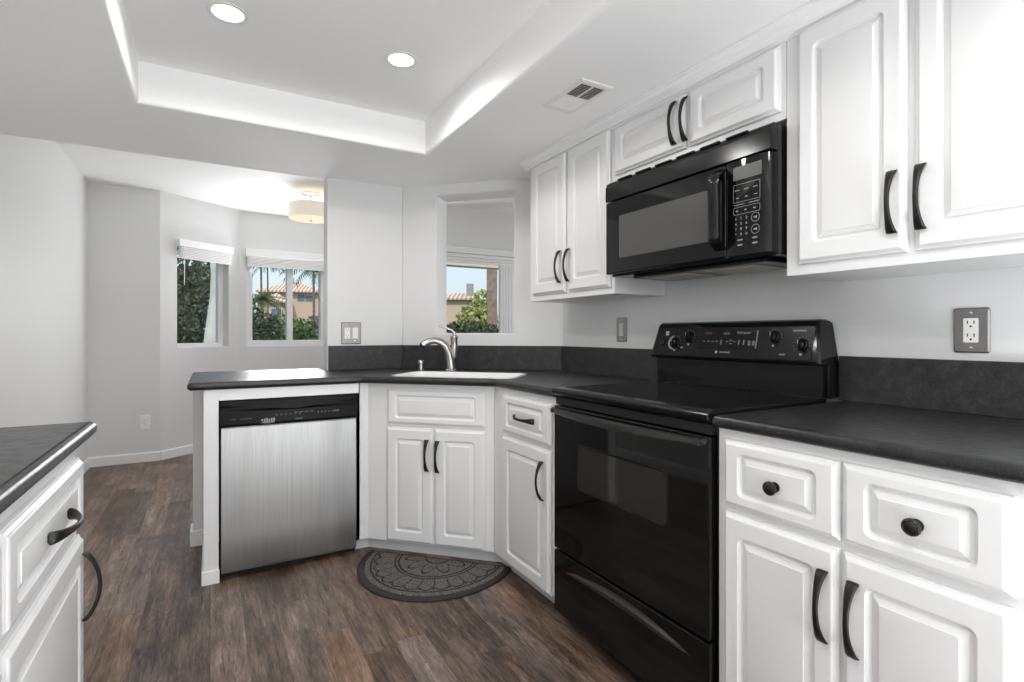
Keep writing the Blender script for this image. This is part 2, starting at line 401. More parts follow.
b = MB(); b.box(-.9, -.65, -2.7, -2.58, 0, 2.2); b.box(1.75, 1.83, -2.7, -2.58, 0, 2.2); b.box(-.65, 1.75, -2.7, -2.58, 0, .5); b.box(-.65, 1.75, -2.7, -2.58, 2.06, 2.2)
struct('wall_rear', b, 'wall')
# baseboards
def board(name, x0, x1, loc, rot, h=.085):
    b = MB(); b.xprism([(0, 0), (-.013, 0), (-.013, h - .012), (-.006, h), (0, h)], x0, x1)
    return struct(name, b, 'trim', rot=rot, loc=loc)
board('baseboard_left', 2.0, 5.68, (-.90, 0, 0), 90)
board('baseboard_nook', 0.01, .514, (-.9, 5.68, 0), 0)
board('baseboard_bay', 0.004, .84, B1, 38)
struct('baseboard_peninsula', MB().box(-.093, -.03, 3.277, 3.42, 0, .085), 'trim', bevel=.004)

# windows
def window(name, wall_loc, rot, x0, x1, z0, z1, ys, mull=None, fw=.040):
    root = thing(name, None, None, wall_loc, rot); root['kind'] = 'structure'
    f = MB()
    y0, y1 = ys
    f.rings([rrect(x0 + .001, x1 - .001, z0 + .001, z1 - .001, .001, y0), rrect(x0 + fw, x1 - fw, z0 + fw, z1 - fw, .002, y0),
             rrect(x0 + fw + .008, x1 - fw - .008, z0 + fw + .008, z1 - fw - .008, .002, y0 + .012),
             rrect(x0 + fw + .008, x1 - fw - .008, z0 + fw + .008, z1 - fw - .008, .002, y1), rrect(x0 + .001, x1 - .001, z0 + .001, z1 - .001, .001, y1),
             rrect(x0 + .001, x1 - .001, z0 + .001, z1 - .001, .001, y0)], False, False)
    fr = f.build('window_frame', 'vinyl', root)
    xs = [x0 + fw + .008] + ([mull[0]] if mull else []); xe = ([mull[1]] if mull else []); xe = xe and [mull[0], x1 - fw - .008] or [x1 - fw - .008]
    if mull:
        MB().box(mull[0], mull[1], y0 + .004, y1 - .004, z0 + fw, z1 - fw).build('mullion', 'vinyl', root, bevel=.003)
        spans = [(x0 + fw + .008, mull[0]), (mull[1], x1 - fw - .008)]
    else: spans = [(x0 + fw + .008, x1 - fw - .008)]
    for a, c in spans:
        MB().box(a, c, (y0 + y1) / 2 - .002, (y0 + y1) / 2 + .002, z0 + fw + .008, z1 - fw - .008).build('window_pane', 'glass', root)
    return root
w1 = window('window_1', B1, 38, .157, .705, 1.0, 2.02, (.085, .128))
MB().box(.159, .703, .002, .084, 1.0005, 1.014).build('window_sill', 'trim', w1, bevel=.003)
w2 = window('window_2', B2, 5, .065, .905, 1.0, 2.035, (.040, .125), mull=(.478, .538), fw=.060)
MB().box(.135, .150, .030, .040, 1.52, 1.57).build('sash_lock', 'vinyl', w2, bevel=.003)
w3 = window('door_1', (1.95, 4.95, 0), 0, .03, .92, 0.0, 2.03, (.03, .11), fw=.10)
b = MB(); b.box(.738, .918, -.006, .020, .02, 1.90)
for i in range(5): b.box(.744 + i * .034, .744 + i * .034 + .028, -.013, -.005, .02, 1.90)
b.build('vertical_stile', 'vinyl', w3, bevel=.004)
b = MB(); b.box(.0, .95, -.035, -.001, 1.965, 2.03); b.box(.02, .93, -.022, -.001, 1.925, 1.963); b.box(.03, .925, -.018, -.001, 1.895, 1.923); b.box(.03, .925, -.014, -.001, 1.868, 1.893)
b.build('door_header', 'trim', w3, bevel=.004)

def blind(label, wall_loc, rot, x0, x1, zt, v0, zs):
    t = thing('window_blind', label, 'blind', wall_loc, rot)
    b = MB(); b.box(x0 - .012, x1 + .012, -.055, .0 - .001, v0, zt); b.build('valance', 'vinyl', t, bevel=.004)
    b = MB(); n = 7; h = (v0 - zs) / n
    for i in range(n): b.xprism([(-.046, zs + i * h), (-.010, zs + i * h), (-.010, zs + i * h + h * .7), (-.046, zs + i * h + h * .7)], x0 + .006, x1 - .006)
    b.build('stacked_slats', 'plastic', t)
    b = MB(); b.tube([(x0 + .035, -.05, v0), (x0 + .036, -.052, (v0 + zs) / 2 - .1), (x0 + .035, -.05, zs - .25)], .003, 6); b.build('tilt_wand', 'plastic', t, smooth=60)
    return t
blind('white horizontal blind drawn up above the single-pane window with the dark tree', B1, 38, .157, .705, 2.02, 1.95, 1.842)
blind('white horizontal blind drawn up above the two-pane window facing the tiled roofs', B2, 5, .065, .905, 2.035, 1.955, 1.85)

# ------------------------------------------------------------------ cabinets
def pull_mesh(length, out=.030):
    mb = MB(); loops = []; n = 22
    for i in range(n + 1):
        t = -1 + 2 * i / n; z = t * length / 2
        y = -(out * (1 - t * t) ** .8) - .0005
        wd = .0058 + .0072 * abs(t) ** 2.2; th = .0085 + .0045 * abs(t) ** 2.5
        l = []
        for k in range(10):
            a = 2 * PI * k / 10; l.append((wd * math.copysign(abs(math.cos(a)) ** .6, math.cos(a)), y - th / 2 + th / 2 * math.sin(a), z))
        loops.append(l)
    mb.rings(loops)
    return mb.mesh('handle', 60)
PULL = pull_mesh(.158); PULL_H = PULL
def knob_mesh():
    mb = MB(); mb.lathe([(.0125, 0), (.0125, -.003), (.007, -.005), (.006, -.012), (.009, -.015), (.0155, -.017), (.0172, -.021), (.0165, -.025), (.0135, -.0275), (.012, -.0265), (.0095, -.0285), (.004, -.030), (.0005, -.0302)], axis='y', n=28)
    return mb.mesh('knob', 40)
KNOB = knob_mesh()
M_ = M['bronze']
for me_ in (PULL, KNOB): me_.materials.append(M_)
def panel_mesh(name, w, h, gx=.052, gz=.052, bev=.022):
    mb = MB()
    def rg(ix, iz, y, r): return rrect(ix, w - ix, iz, h - iz, r, y, 9)
    mb.rings([rg(0, 0, .0195, .001), rg(0, 0, .0115, .001), rg(.0015, .0015, .0095, .001), rg(.0045, .0045, .0085, .001), rg(.0095, .0095, .0040, .001), rg(.0100, .0100, .0022, .001), rg(.0115, .0115, .0008, .001), rg(.0135, .0135, 0, .001),
              rg(gx - .004, gz - .004, 0, .018), rg(gx - .003, gz - .003, .0018, .017), rg(gx - .001, gz - .001, .0026, .015), rg(gx + .001, gz + .001, .0070, .013), rg(gx + .005, gz + .005, .0092, .010), rg(gx + .009, gz + .009, .0088, .003),
              rg(gx + .0095, gz + .0095, .0070, .001), rg(gx + .0115, gz + .0115, .0064, .001), rg(gx + bev, gz + bev, .0022, .001), rg(gx + bev + .0004, gz + bev + .0004, .0008, .001), rg(gx + bev + .002, gz + bev + .002, .0003, .001)])
    return mb.mesh(name, 14)
def front(kind, root, x0, x1, z0, z1, handle=None, gx=.052, gz=.052, bev=.022):
    """door or drawer front on the face frame (frame plane y=0, front plane y=-.02)"""
    d = obj(kind, panel_mesh(kind, x1 - x0, z1 - z0, gx, gz, bev), 'cab', root, loc=(x0, -.020, z0))
    if handle:
        typ, hx, hz = handle
        h = obj('knob' if typ == 'k' else 'handle', KNOB if typ == 'k' else PULL, None, d, loc=(hx - x0, 0, hz - z0))
        if typ == 'h': h.rotation_euler = (0, R(90), 0)
    return d
def carcass(root, w, d, z0, z1, toe=None):
    MB().box(0, w, 0, d, z0, z1).build('body', 'cab', root, bevel=.0015)
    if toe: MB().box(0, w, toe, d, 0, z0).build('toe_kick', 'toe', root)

XF = 1.210
KX = (XF - .02) / 1.205                              # measured front positions rescaled to the front plane
def kz(z): return 1.14 - (1.14 - z) * KX
# base cabinet right of the range
SUM = 3.490
t = thing('base_cabinet', 'white two-door base cabinet with round black knobs on its drawers, right of the range', 'cabinet', (XF, .966, 0), -90)
carcass(t, .650, .610, .065, .8825, .05)
def yl(y): return .966 - y * KX
front('drawer', t, yl(.952), yl(.650), kz(.678), kz(.855), ('k', yl(.798), kz(.762)), gx=.050, gz=.034)
front('drawer', t, yl(.643), yl(.357), kz(.678), kz(.855), ('k', yl(.499), kz(.763)), gx=.050, gz=.034)
front('door', t, yl(.953), yl(.652), .072, kz(.660), ('v', yl(.679), kz(.525)), gx=.052, gz=.058)
front('door', t, yl(.643), yl(.356), .072, kz(.657), ('v', yl(.614), kz(.524)), gx=.052, gz=.058)
# narrow base cabinet left of the range
t = thing('base_cabinet', 'narrow white base cabinet, one drawer over one door, between range and sink cabinet', 'cabinet', (XF, SUM - XF - .001, 0), -90)
carcass(t, SUM - XF - .001 - 1.735, .585, .065, .8825, .05)
def yl(y): return SUM - XF - .001 - y * KX
front('drawer', t, yl(2.200), yl(1.790), kz(.675), kz(.850), ('h', yl(1.985), kz(.762)), gx=.05, gz=.034)
front('door', t, yl(2.200), yl(1.795), .072, kz(.655), ('v', yl(1.838), kz(.525)), gx=.058, gz=.058)
# diagonal sink base; its frame runs from the dishwasher to the narrow cabinet
c0 = (SUM - 2.770, 2.770)
t = thing('sink_base_cabinet', 'white diagonal corner base cabinet under the sink, two doors below a false drawer front', 'cabinet', (c0[0], c0[1], 0), -45)
Ld = ((XF - c0[0]) * 2 ** .5)
b = MB(); b.box(0, Ld, 0, .020, .065, .8825)
s2 = .7071
fil = .063                                          # short return next to the dishwasher
b.prism([(0, 0), (0, .02), (-fil * s2 + .0, .02 - fil * s2), (-fil * s2, -fil * s2)], .065, .8825)
b.prism([(-fil * s2, -fil * s2), (-fil * s2 + .014, -fil * s2 + .014), (-fil * s2 + .014 - .45 * s2, -fil * s2 + .014 + .45 * s2), (-fil * s2 - .45 * s2, -fil * s2 + .45 * s2)], .065, .8825)
b.build('body', 'cab', t, bevel=.001)
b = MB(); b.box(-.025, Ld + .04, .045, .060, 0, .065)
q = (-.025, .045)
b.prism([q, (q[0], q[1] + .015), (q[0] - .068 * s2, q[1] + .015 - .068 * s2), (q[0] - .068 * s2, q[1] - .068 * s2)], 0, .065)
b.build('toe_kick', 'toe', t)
def tl(tt): return tt - (c0[0] - c0[1]) * s2
front('false_drawer_front', t, tl(-1.332), tl(-.800), .676, .856, None, gx=.050, gz=.034)
front('door', t, tl(-1.336), tl(-1.076), .072, .658, ('v', tl(-1.104), .525), gx=.055, gz=.058)
front('door', t, tl(-1.068), tl(-.800), .072, .658, ('v', tl(-1.047), .522), gx=.055, gz=.058)
# left run
t = thing('base_cabinet', 'white base cabinet in the lower left foreground with arched black handles', 'cabinet', (-.287, .48, 0), 90)
carcass(t, 1.185, .60, .065, .8825, .05)
def yl(y): return y - .48
front('drawer', t, yl(1.075), yl(1.640), .673, .838, ('h', yl(1.375), .752), gx=.050, gz=.034)
front('door', t, yl(1.075), yl(1.640), .072, .651, ('v', yl(1.608), .532), gx=.052, gz=.058)
front('drawer', t, yl(.490), yl(1.063), .673, .838, ('h', yl(.80), .755), gx=.050, gz=.034)
front('door', t, yl(.490), yl(1.063), .072, .651, ('v', yl(1.035), .532), gx=.052, gz=.058)
# uppers
XU = 1.520
ZU0, ZU1 = 1.314, 2.030
def upper(label, y_left, w, z0):
    t = thing('wall_cabinet', label, 'cabinet', (XU, y_left, 0), -90)
    MB().box(0, w, 0, .302, z0, ZU1 + .045).build('body', 'cab', t, bevel=.0015)
    return t
t = upper('tall white wall cabinet at the right picture edge, beside the microwave', .968, .64, ZU0)
def yl(y): return .968 - y
front('door', t, yl(.928), yl(.646), 1.345, 2.030, ('v', yl(.672), 1.472), gx=.052, gz=.060)
front('door', t, yl(.628), yl(.346), 1.345, 2.030, ('v', yl(.610), 1.472), gx=.052, gz=.060)
t = upper('short white wall cabinet with two low doors above the black microwave', 1.749, .779, 1.795)
def yl(y): return 1.749 - y
front('door', t, yl(1.739), yl(1.352), 1.820, 2.022, ('v', yl(1.392), 1.921), gx=.052, gz=.046)
front('door', t, yl(1.333), yl(.984), 1.820, 2.022, ('v', yl(1.338), 1.918), gx=.052, gz=.046)
t = upper('tall white wall cabinet in the corner, left of the microwave', 2.442, .691, ZU0)
def yl(y): return 2.442 - y
front('door', t, yl(2.400), yl(2.100), 1.343, 2.034, ('v', yl(2.131), 1.470), gx=.052, gz=.060)
front('door', t, yl(2.074), yl(1.772), 1.343, 2.034, ('v', yl(2.058), 1.470), gx=.052, gz=.060)
# crown moulding over the wall cabinets
prof = [(.02, ZC - .001), (-.042, ZC - .001), (-.042, ZC - .010), (-.032, ZC - .013), (-.028, ZC - .026), (-.018, ZC - .034), (-.012, ZC - .037), (-.012, ZC - .046), (-.002, ZC - .049), (-.002, ZC - .056), (.02, ZC - .056)]
b = MB(); b.xprism(prof, -.04, 2.10)
struct('trim_1', b, 'trim', rot=-90, loc=(XU - .001, 2.442, 0))

# ------------------------------------------------------------------ countertops
def slab(root, name, poly, z0, z1, hole=None, rr=.016):
    bm = bmesh.new()
    prof = [(rr * (1 - math.cos(a)), z1 - rr * (1 - math.sin(a))) for a in [R(90 - 15 * i) for i in range(7)]]
    prof = [(rr - rr * math.cos(R(90 - 15 * i)), z1 - rr + rr * math.sin(R(90 - 15 * i))) for i in range(7)]
    r2 = min(rr, z1 - z0 - rr)
    prof += [(r2 - r2 * math.cos(R(15 * i)), z0 + r2 - r2 * math.sin(R(15 * i))) for i in range(0, 7)]
    rings = [[bm.verts.new((x, y, z)) for x, y in offset_poly(poly, d)] for d, z in prof]
    n = len(poly)
    for a in range(len(rings) - 1):
        for i in range(n): bm.faces.new((rings[a][i], rings[a][(i + 1) % n], rings[a + 1][(i + 1) % n], rings[a + 1][i]))
    def cap(ring, z):
        ed = [bm.edges.get((ring[i], ring[(i + 1) % n])) for i in range(n)]; hv = None
        if hole:
            hv = [bm.verts.new((x, y, z)) for x, y in hole]
            ed += [bm.edges.new((hv[i], hv[(i + 1) % len(hv)])) for i in range(len(hv))]
        bmesh.ops.triangle_fill(bm, use_beauty=True, edges=ed); return hv
    ha = cap(rings[0], z1); hb = cap(rings[-1], z0)
    if hole:
        for i in range(len(hole)): bm.faces.new((ha[i], ha[(i + 1) % len(hole)], hb[(i + 1) % len(hole)], hb[i]))
    bmesh.ops.remove_doubles(bm, verts=bm.verts, dist=1e-6)
    bmesh.ops.recalc_face_normals(bm, faces=bm.faces)
    me = bpy.data.meshes.new(name); bm.to_mesh(me); bm.free(); me.shade_smooth(); me.set_sharp_from_angle(angle=R(35))
    return obj(name, me, 'counter', root)
def fillet(p, idx, r, k=5):
    out = []
    for i, q in enumerate(p):
        if i not in idx: out.append(q); continue
        a, b, c = Vector(p[i - 1]), Vector(q), Vector(p[(i + 1) % len(p)])
        u, v = (a - b).normalized(), (c - b).normalized()
        for s in range(k + 1):
            f = s / k; p0, p1 = b + u * r, b + v * r
            out.append(tuple(p0 * (1 - f) ** 2 + b * 2 * f * (1 - f) + p1 * f * f))
    return out
Z0, Z1 = .884, .919
SE = 3.412                                            # diagonal edge x+y
poly = [(-.090, 2.738), (SE - 2.738, 2.738), (1.1855, SE - 1.1855), (1.1855, 1.736), (1.816, 1.736), (1.816, 2.556), (1.076, 3.296), (.606, 3.296), (.606, 3.53), (-.090, 3.53)]
poly = fillet(poly, {0, 9}, .018); poly = fillet(poly, {i for i, q in enumerate(poly) if abs(q[0] + q[1] - SE) < 1e-6}, .03, 4)
SC = (2.56, 3.98)                                     # unused guard values
def dg(tt, ss): return ((ss + tt) / 2, (ss - tt) / 2)     # tt = x - y, ss = x + y
hole = []
for a, c, aa in ((-.945, 3.95, 0), (-1.875, 3.95, 90), (-1.875, 3.50, 180), (-.945, 3.50, 270)):
    r = .07
    cx = a - math.copysign(r, a + 1.41); cy = c - math.copysign(r, c - 3.725)
    for i in range(6):
        an_ = R(aa + 18 * i); hole.append(dg(cx + r * math.cos(an_), cy + r * math.sin(an_)))
hole = hole[::-1]
ct = thing('countertop', 'charcoal countertop wrapping from the peninsula around the sink corner to the range', 'countertop', (0, 0, 0))
slab(ct, 'worktop', poly, Z0, Z1, hole)
ZB = 1.066
b = MB(); b.prism([(.618, 3.284), (1.0757, 3.284), (1.084, 3.3025), (.618, 3.3025)], Z1, ZB)
b.build('backsplash', 'splash', ct, bevel=.002)
b = MB(); b.prism([(1.0762, 3.283), (1.804, 2.5555), (1.8225, 2.563), (1.0845, 3.302)], Z1, ZB)
b.build('backsplash', 'splash', ct, bevel=.002)
b = MB(); b.box(1.804, 1.8225, 1.736, 2.555, Z1, ZB); b.build('backsplash', 'splash', ct, bevel=.002)
ct = thing('countertop', 'charcoal countertop with rounded front edge at the right of the range', 'countertop', (0, 0, 0))
slab(ct, 'worktop', [(1.1855, .310), (1.820, .310), (1.820, .969), (1.1855, .969)][:], Z0, Z1)
b = MB(); b.box(1.804, 1.8225, .310, .969, Z1, ZB); b.build('backsplash', 'splash', ct, bevel=.002)
ct = thing('countertop', 'charcoal countertop with a bright rounded edge in the lower left foreground', 'countertop', (0, 0, 0))
slab(ct, 'worktop', fillet([(-.896, .47), (-.248, .47), (-.248, 1.685), (-.896, 1.685)], {2}, .012), Z0, Z1)

# ------------------------------------------------------------------ sink, faucet, dispenser
cxs, cys = dg(-1.41, 3.725)
t = thing('sink', 'white undermount kitchen sink set into the corner countertop', 'sink', (cxs, cys, .7385), -45)
hw, hd = .93 / 2 * s2, .45 / 2 * s2
def sk(g, z, r=.06):
    l = rrect(-hw - g, hw + g, -hd - g, hd + g, r, 0, 6); return [(x, y_, z) for x, _, y_ in l]
b = MB(); b.rings([sk(.010, .1808), sk(.010, .1832), sk(.006, .1845), sk(-.002, .1845), sk(-.006, .181), sk(-.010, .03), sk(-.036, .004), sk(-.036, -.006), sk(-.004, -.004), sk(-.003, .180), sk(.010, .1808)], False, False)
b.rings([sk(-.036, .004), sk(-.16, .001, .004)], False, True)
bas = b.build('basin', 'porcelain', t, smooth=40)
b = MB(); b.lathe([(.042, .0035), (.042, .006), (.034, .007), (.030, .004), (.0005, .003)]); b.build('drain', 'chrome', t, smooth=40)

fx_, fy_ = 1.2385, 2.8815
t = thing('faucet', 'brushed nickel single-lever faucet with an arched spout behind the corner sink', 'faucet', (fx_, fy_, Z1), 0)
view = Vector((math.sin(R(YAW)), math.cos(R(YAW)), 0)); rgt = Vector((math.cos(R(YAW)), -math.sin(R(YAW)), 0))
sd = (-rgt * .93 - view * .37).normalized()
b = MB(); b.lathe([(.036, 0), (.036, .005), (.031, .009), (.028, .012), (.0005, .013)], n=28); b.build('base_ring', 'nickel', t, smooth=40)
pts, rad = [], []
for q, z, r_ in ((0, .005, .027), (.003, .056, .0255), (.012, .105, .024), (.030, .145, .023), (.060, .171, .021), (.098, .182, .0195), (.135, .176, .0205), (.158, .162, .023), (.168, .152, .0245)):
    pts.append(tuple(sd * q + Vector((0, 0, z)))); rad.append(r_)
b = MB(); b.tube(pts, rad, 18); sp = b.build('spout', 'nickel', t, smooth=50)
e = sd * .1685 + Vector((0, 0, .1555)); b = MB(); e.z -= .004; b.tube([tuple(e), tuple(e + sd * .004 + Vector((0, 0, -.005)))], .0195, 14); b.build('aerator', 'satin', sp, smooth=50)
o2 = -sd * .020
b = MB(); b.lathe([(.014, .075), (.019, .105), (.0205, .150), (.0205, .192), (.0225, .195), (.0225, .205), (.017, .209), (.010, .214), (.009, .232), (.0005, .233)], (o2.x, o2.y, 0), n=24); b.build('valve_body', 'nickel', t, smooth=40)
b = MB(); b.tube([tuple(o2 + Vector((0, 0, .224))), tuple(o2 + sd * .018 + Vector((0, 0, .243))), tuple(o2 + sd * .046 + Vector((0, 0, .254))), tuple(o2 + sd * .080 + Vector((0, 0, .264))), tuple(o2 + sd * .094 + Vector((0, 0, .268)))], [.010, .0085, .0065, .0065, .0050], 12)
b.build('lever', 'nickel', t, smooth=50)
ddx, ddy = dg(-1.92, 4.13)
t = thing('soap_dispenser', 'small brushed nickel soap dispenser pump left of the faucet', 'soap dispenser', (ddx, ddy, Z1), 0)
b = MB(); b.lathe([(.021, 0), (.021, .004), (.013, .006), (.012, .040)], n=20); b.build('body', 'nickel', t, smooth=40)
b = MB(); b.lathe([(.012, .040), (.019, .043), (.019, .056), (.016, .060), (.0005, .061)], n=20); b.build('pump_head', 'nickel', t, smooth=40)

# ------------------------------------------------------------------ dishwasher and its surround
YD = 2.750
t = thing('peninsula_end_panel', 'white end panel and top rail framing the dishwasher in the peninsula', 'panel', (0, YD + .004, 0), 0)
b = MB(); b.box(-.026, .034, 0, .53, 0, .8825); b.box(.034, .668, 0, .02, .832, .8825); b.build('panel', 'cab', t, bevel=.0015)
b = MB(); b.box(-.034, .037, -.008, 0, 0, .062); b.box(-.034, -.0265, 0, .53, 0, .062); b.build('base_strip', 'trim', t, bevel=.002)
t = thing('dishwasher', 'stainless steel dishwasher with black control panel in the peninsula', 'dishwasher', (.040, YD, 0), 0)
DWW = .618
MB().box(.004, DWW - .002, .050, .50, .012, .826).build('tub', 'dark', t)
b = MB(); prof = [(.045, .034), (.004, .034), (.0, .045), (-.004, .20), (-.006, .37), (-.004, .55), (.0, .700), (.004, .708), (.045, .708)]
b.xprism([(y, z) for y, z in prof], .003, DWW - .004); dr = b.build('door', 'steel', t, smooth=25, bevel=.002)
b = MB(); prof = [(.048, .712), (-.008, .712), (-.013, .720), (-.013, .775), (-.004, .785), (-.004, .798), (-.010, .806), (-.010, .822), (.0, .827), (.048, .827)]
b.xprism(prof, 0, DWW); cp = b.build('control_panel', 'panelblack', t, bevel=.0015)
b = MB()                                              # lens-shaped grip under the top rail
lp = []
for i in range(25):
    x = .03 + (DWW - .06) * i / 24; lp.append((x, .806))
for i in range(24, -1, -1):
    f = i / 24; x = .03 + (DWW - .06) * f; lp.append((x, .806 - .022 * math.sin(PI * f) - .004 * (1 if abs(f - .5) < .12 else 0)))
n = len(lp); vs = [(x, -.0155, z) for x, z in lp] + [(x, -.003, z) for x, z in lp]
b.add(vs, [tuple(range(n)), tuple(range(2 * n - 1, n - 1, -1))] + [(i, n + i, n + (i + 1) % n, (i + 1) % n) for i in range(n)]); b.build('grip', 'panelblack', cp)
b = MB()
for i in range(6): b.lathe([(.0035, 0), (.0035, -.0008), (.001, -.001)], (.235 + i * .021, -.0131, .752), 'y', 8)
for i in range(5): b.lathe([(.0035, 0), (.0035, -.0008), (.001, -.001)], (.425 + i * .017, -.0131, .752), 'y', 8)
for i in range(4): b.box(.315 + i * .024, .330 + i * .024, -.0138, -.013, .757, .7605)
b.box(.04, .062, -.0138, -.013, .742, .744); b.box(.08, .13, -.0138, -.013, .742, .744)
b.box(.50, .525, -.0138, -.013, .750, .757)
marks_into(b, 6, .009, (.335, -.0132, .727))
b.build('lettering', 'greyprint', cp)
b = MB(); b.box(.163, .236, -.0140, -.013, .715, .742); stk = b.build('sticker', 'panelblack', cp)
b = MB(); marks_into(b, 6, .0165, (.199, -.0141, .731)); marks_into(b, 9, .009, (.199, -.0141, .720)); b.build('lettering', 'print', cp)
MB().box(.0, DWW, .055, .07, .0, .030).build('kick_plate', 'dark', t)

# ------------------------------------------------------------------ range
RX, RY, RW = 1.185, 1.731, .757
t = thing('range', 'black freestanding electric range with smooth cooktop and knobs on the backguard', 'range', (RX, RY, 0), -90)
MB().box(.002, RW - .002, .036, .600, .035, .893).build('body', 'black', t, bevel=.003)
for x in (.045, RW - .045):
    for y in (.07, .56): b = MB(); b.lathe([(.016, 0), (.016, .008), (.009, .010), (.009, .036)], (x, y, 0), 'z', 12); b.build('levelling_foot', 'satin', t, smooth=40)
sdw = MB().box(.004, RW - .004, .0, .035, .045, .286).build('storage_drawer', 'gloss', t, bevel=.004)
b = MB(); up, dn = [], []                             # crescent grip moulded on the drawer
for i in range(33):
    f = i / 32; x = .085 + .60 * f; up.append((x, .222 + .040 * math.sin(PI * f) ** .8)); dn.append((x, .222 + .013 * math.sin(PI * f)))
loops = []
for (x, zu), (_, zd) in zip(up, dn):
    th = .0005 + .016 * math.sin(PI * min(1, max(0, (x - .085) / .60))) ** .6
    loops.append([(x, 0.001, zd - .001), (x, 0.001, zu + .001), (x, -th * .55, zu), (x, -th, (zu + zd) / 2 + .003), (x, -th * .85, zd)])
b.rings(loops); b.build('grip', 'handle', sdw, smooth=35)
# oven door with window
od = MB().box(.004, RW - .004, .0, .035, .294, .856).build('oven_door', 'gloss', t, bevel=.005, seg=3)
b = MB()
def ow(g, y, r): return rrect(.161 - g, .600 + g, .562 - g, .724 + g, r, y, 6)
b.rings([ow(.006, -.0004, .022), ow(.004, -.0022, .021), ow(.0, -.0022, .020), ow(-.003, -.0008, .018)], False, False); b.build('window_frame', 'satin', od, smooth=40)
b = MB(); b.rings([ow(-.002, -.0003, .019), ow(-.003, -.0012, .018)]); b.build('window_pane', 'ovenglass', od)
b = MB()                                              # bowed door handle
loops = []
for i in range(29):
    f = i / 28; x = .010 + (RW - .02) * f; bow = math.sin(PI * f) ** .55 if 0 < f < 1 else 0
    y0 = -.018 - .028 * bow; zt, zb_ = .852 - .002, .838 - .014 * bow
    loops.append([(x, -.0005 if i in (0, 28) else y0 + .020, zb_), (x, y0 + .004, zb_ - .002), (x, y0, zb_ + .004), (x, y0 + .002, zt - .003), (x, y0 + .007, zt), (x, -.0005 if i in (0, 28) else y0 + .020, zt)])
b.rings(loops)
for x in (.02, RW - .04): b.box(x, x + .02, -.028, 0, .832, .848)
b.build('handle', 'handle', od, smooth=40)
# cooktop
b = MB(); prof = [(.560, .893), (.004, .893), (.002, .897), (-.006, .900), (-.011, .907), (-.0115, .917), (-.006, .924), (.004, .9265), (.560, .9265)]
b.xprism(prof, .001, RW - .001); ck = b.build('cooktop', 'black', t, smooth=40, bevel=.002)
MB().box(.018, RW - .018, .040, .545, .9262, .9278).build('glass_top', 'gloss', ck, bevel=.0006)
for bx, by, br in ((.20, .165, .112), (.555, .165, .085), (.20, .415, .085), (.555, .415, .112)):
    b = MB(); n = 48
    ri = [(bx + br * math.cos(2 * PI * i / n), by + br * math.sin(2 * PI * i / n), .92795) for i in range(n)]
    ro = [(bx + (br + .003) * math.cos(2 * PI * i / n), by + (br + .003) * math.sin(2 * PI * i / n), .92795) for i in range(n)]
    b.rings([ri, ro], False, False); b.build('burner_ring', 'ringprint', ck)
b = MB(); b.box(.004, RW - .004, .010, .034, .861, .889); b.build('vent_strip', 'dark', t)
# backguard: riser and console
b = MB(); b.box(.012, RW - .012, .556, .633, .9266, 1.040); b.box(.0, .012, .572, .633, .9266, 1.040); b.box(RW - .012, RW, .572, .633, .9266, 1.040); b.build('riser', 'black', t, bevel=.002)
b = MB(); prof = [(.633, 1.040), (.560, 1.040), (.534, 1.034), (.524, 1.038), (.521, 1.048), (.552, 1.172), (.558, 1.182), (.570, 1.188), (.615, 1.188), (.633, 1.182)]
loops = []
for x, k in ((0, .0), (.010, 0.), (RW - .010, 0.), (RW, 0.)):
    cl = []
    for y, z in prof:
        taper = max(0, (z - 1.04) / .148) * .022
        xx = x + taper * (1 - 2 * x / RW)
        ins = .006 if x in (0, RW) else 0
        cl.append((xx, min(y + ins, .633) if y < .6 else y, z - (ins if z > 1.18 else 0)))
    loops.append(cl)
b.rings(loops); cs = b.build('console', 'black', t, smooth=30, bevel=.0015)
# everything on the console face sits in a tilted frame
tilt = math.atan2(.031, .124)
def face(x, z): return (x, .5215 + (z - 1.048) * .25 - .0006, z)
face_grp = []
b = MB(); lf = rrect(.030, RW - .030, 1.052, 1.164, .006, 0, 4); lg = [face(x, z) for x, _, z in lf]
b.rings([lg, [(x, y - .0012, z) for x, y, z in lg]]); b.build('face_panel', 'satin', cs)
def on_face(mb):                                     # mb built with y measured from the face
    mb.v = [(x, y + .5215 + (z - 1.048) * .25 - .0020, z) for x, y, z in mb.v]; return mb
b = MB(); b.rings([rrect(.257, .520, 1.083, 1.156, .004, 0), rrect(.257, .520, 1.083, 1.156, .004, -.0015)]); dsp = on_face(b).build('display_panel', 'gloss', cs)
b = MB(); b.box(.520, .523, -.004, 0, 1.086, 1.152); on_face(b).build('display_edge', 'plate', cs)
b = MB(); marks_into(b, 5, .011, (.305, -.0016, 1.142)); on_face(b).build('clock_digits', 'redled', dsp)
b = MB()
for i in range(4): b.box(.283 + i * .020, .295 + i * .020, -.002, -.0014, 1.108, 1.1115)
for x in (.366, .445, .466): b.box(x, x + .006, -.002, -.0014, 1.098, 1.116)
b.box(.390, .402, -.002, -.0014, 1.108, 1.111); b.box(.407, .420, -.002, -.0014, 1.100, 1.104); b.box(.407, .420, -.002, -.0014, 1.112, 1.116); b.box(.425, .437, -.002, -.0014, 1.108, 1.111)
for x in (.487, .504): b.box(x, x + .011, -.002, -.0014, 1.096, 1.114)
b.box(.375, .403, -.002, -.0014, 1.137, 1.144)
on_face(b).build('key_marks', 'greyprint', dsp)
b = MB(); text_into(b, 'Whirlpool', .014, (.462, -.0018, 1.143), shear=.25); on_face(b).build('lettering', 'print', dsp)
b = MB()
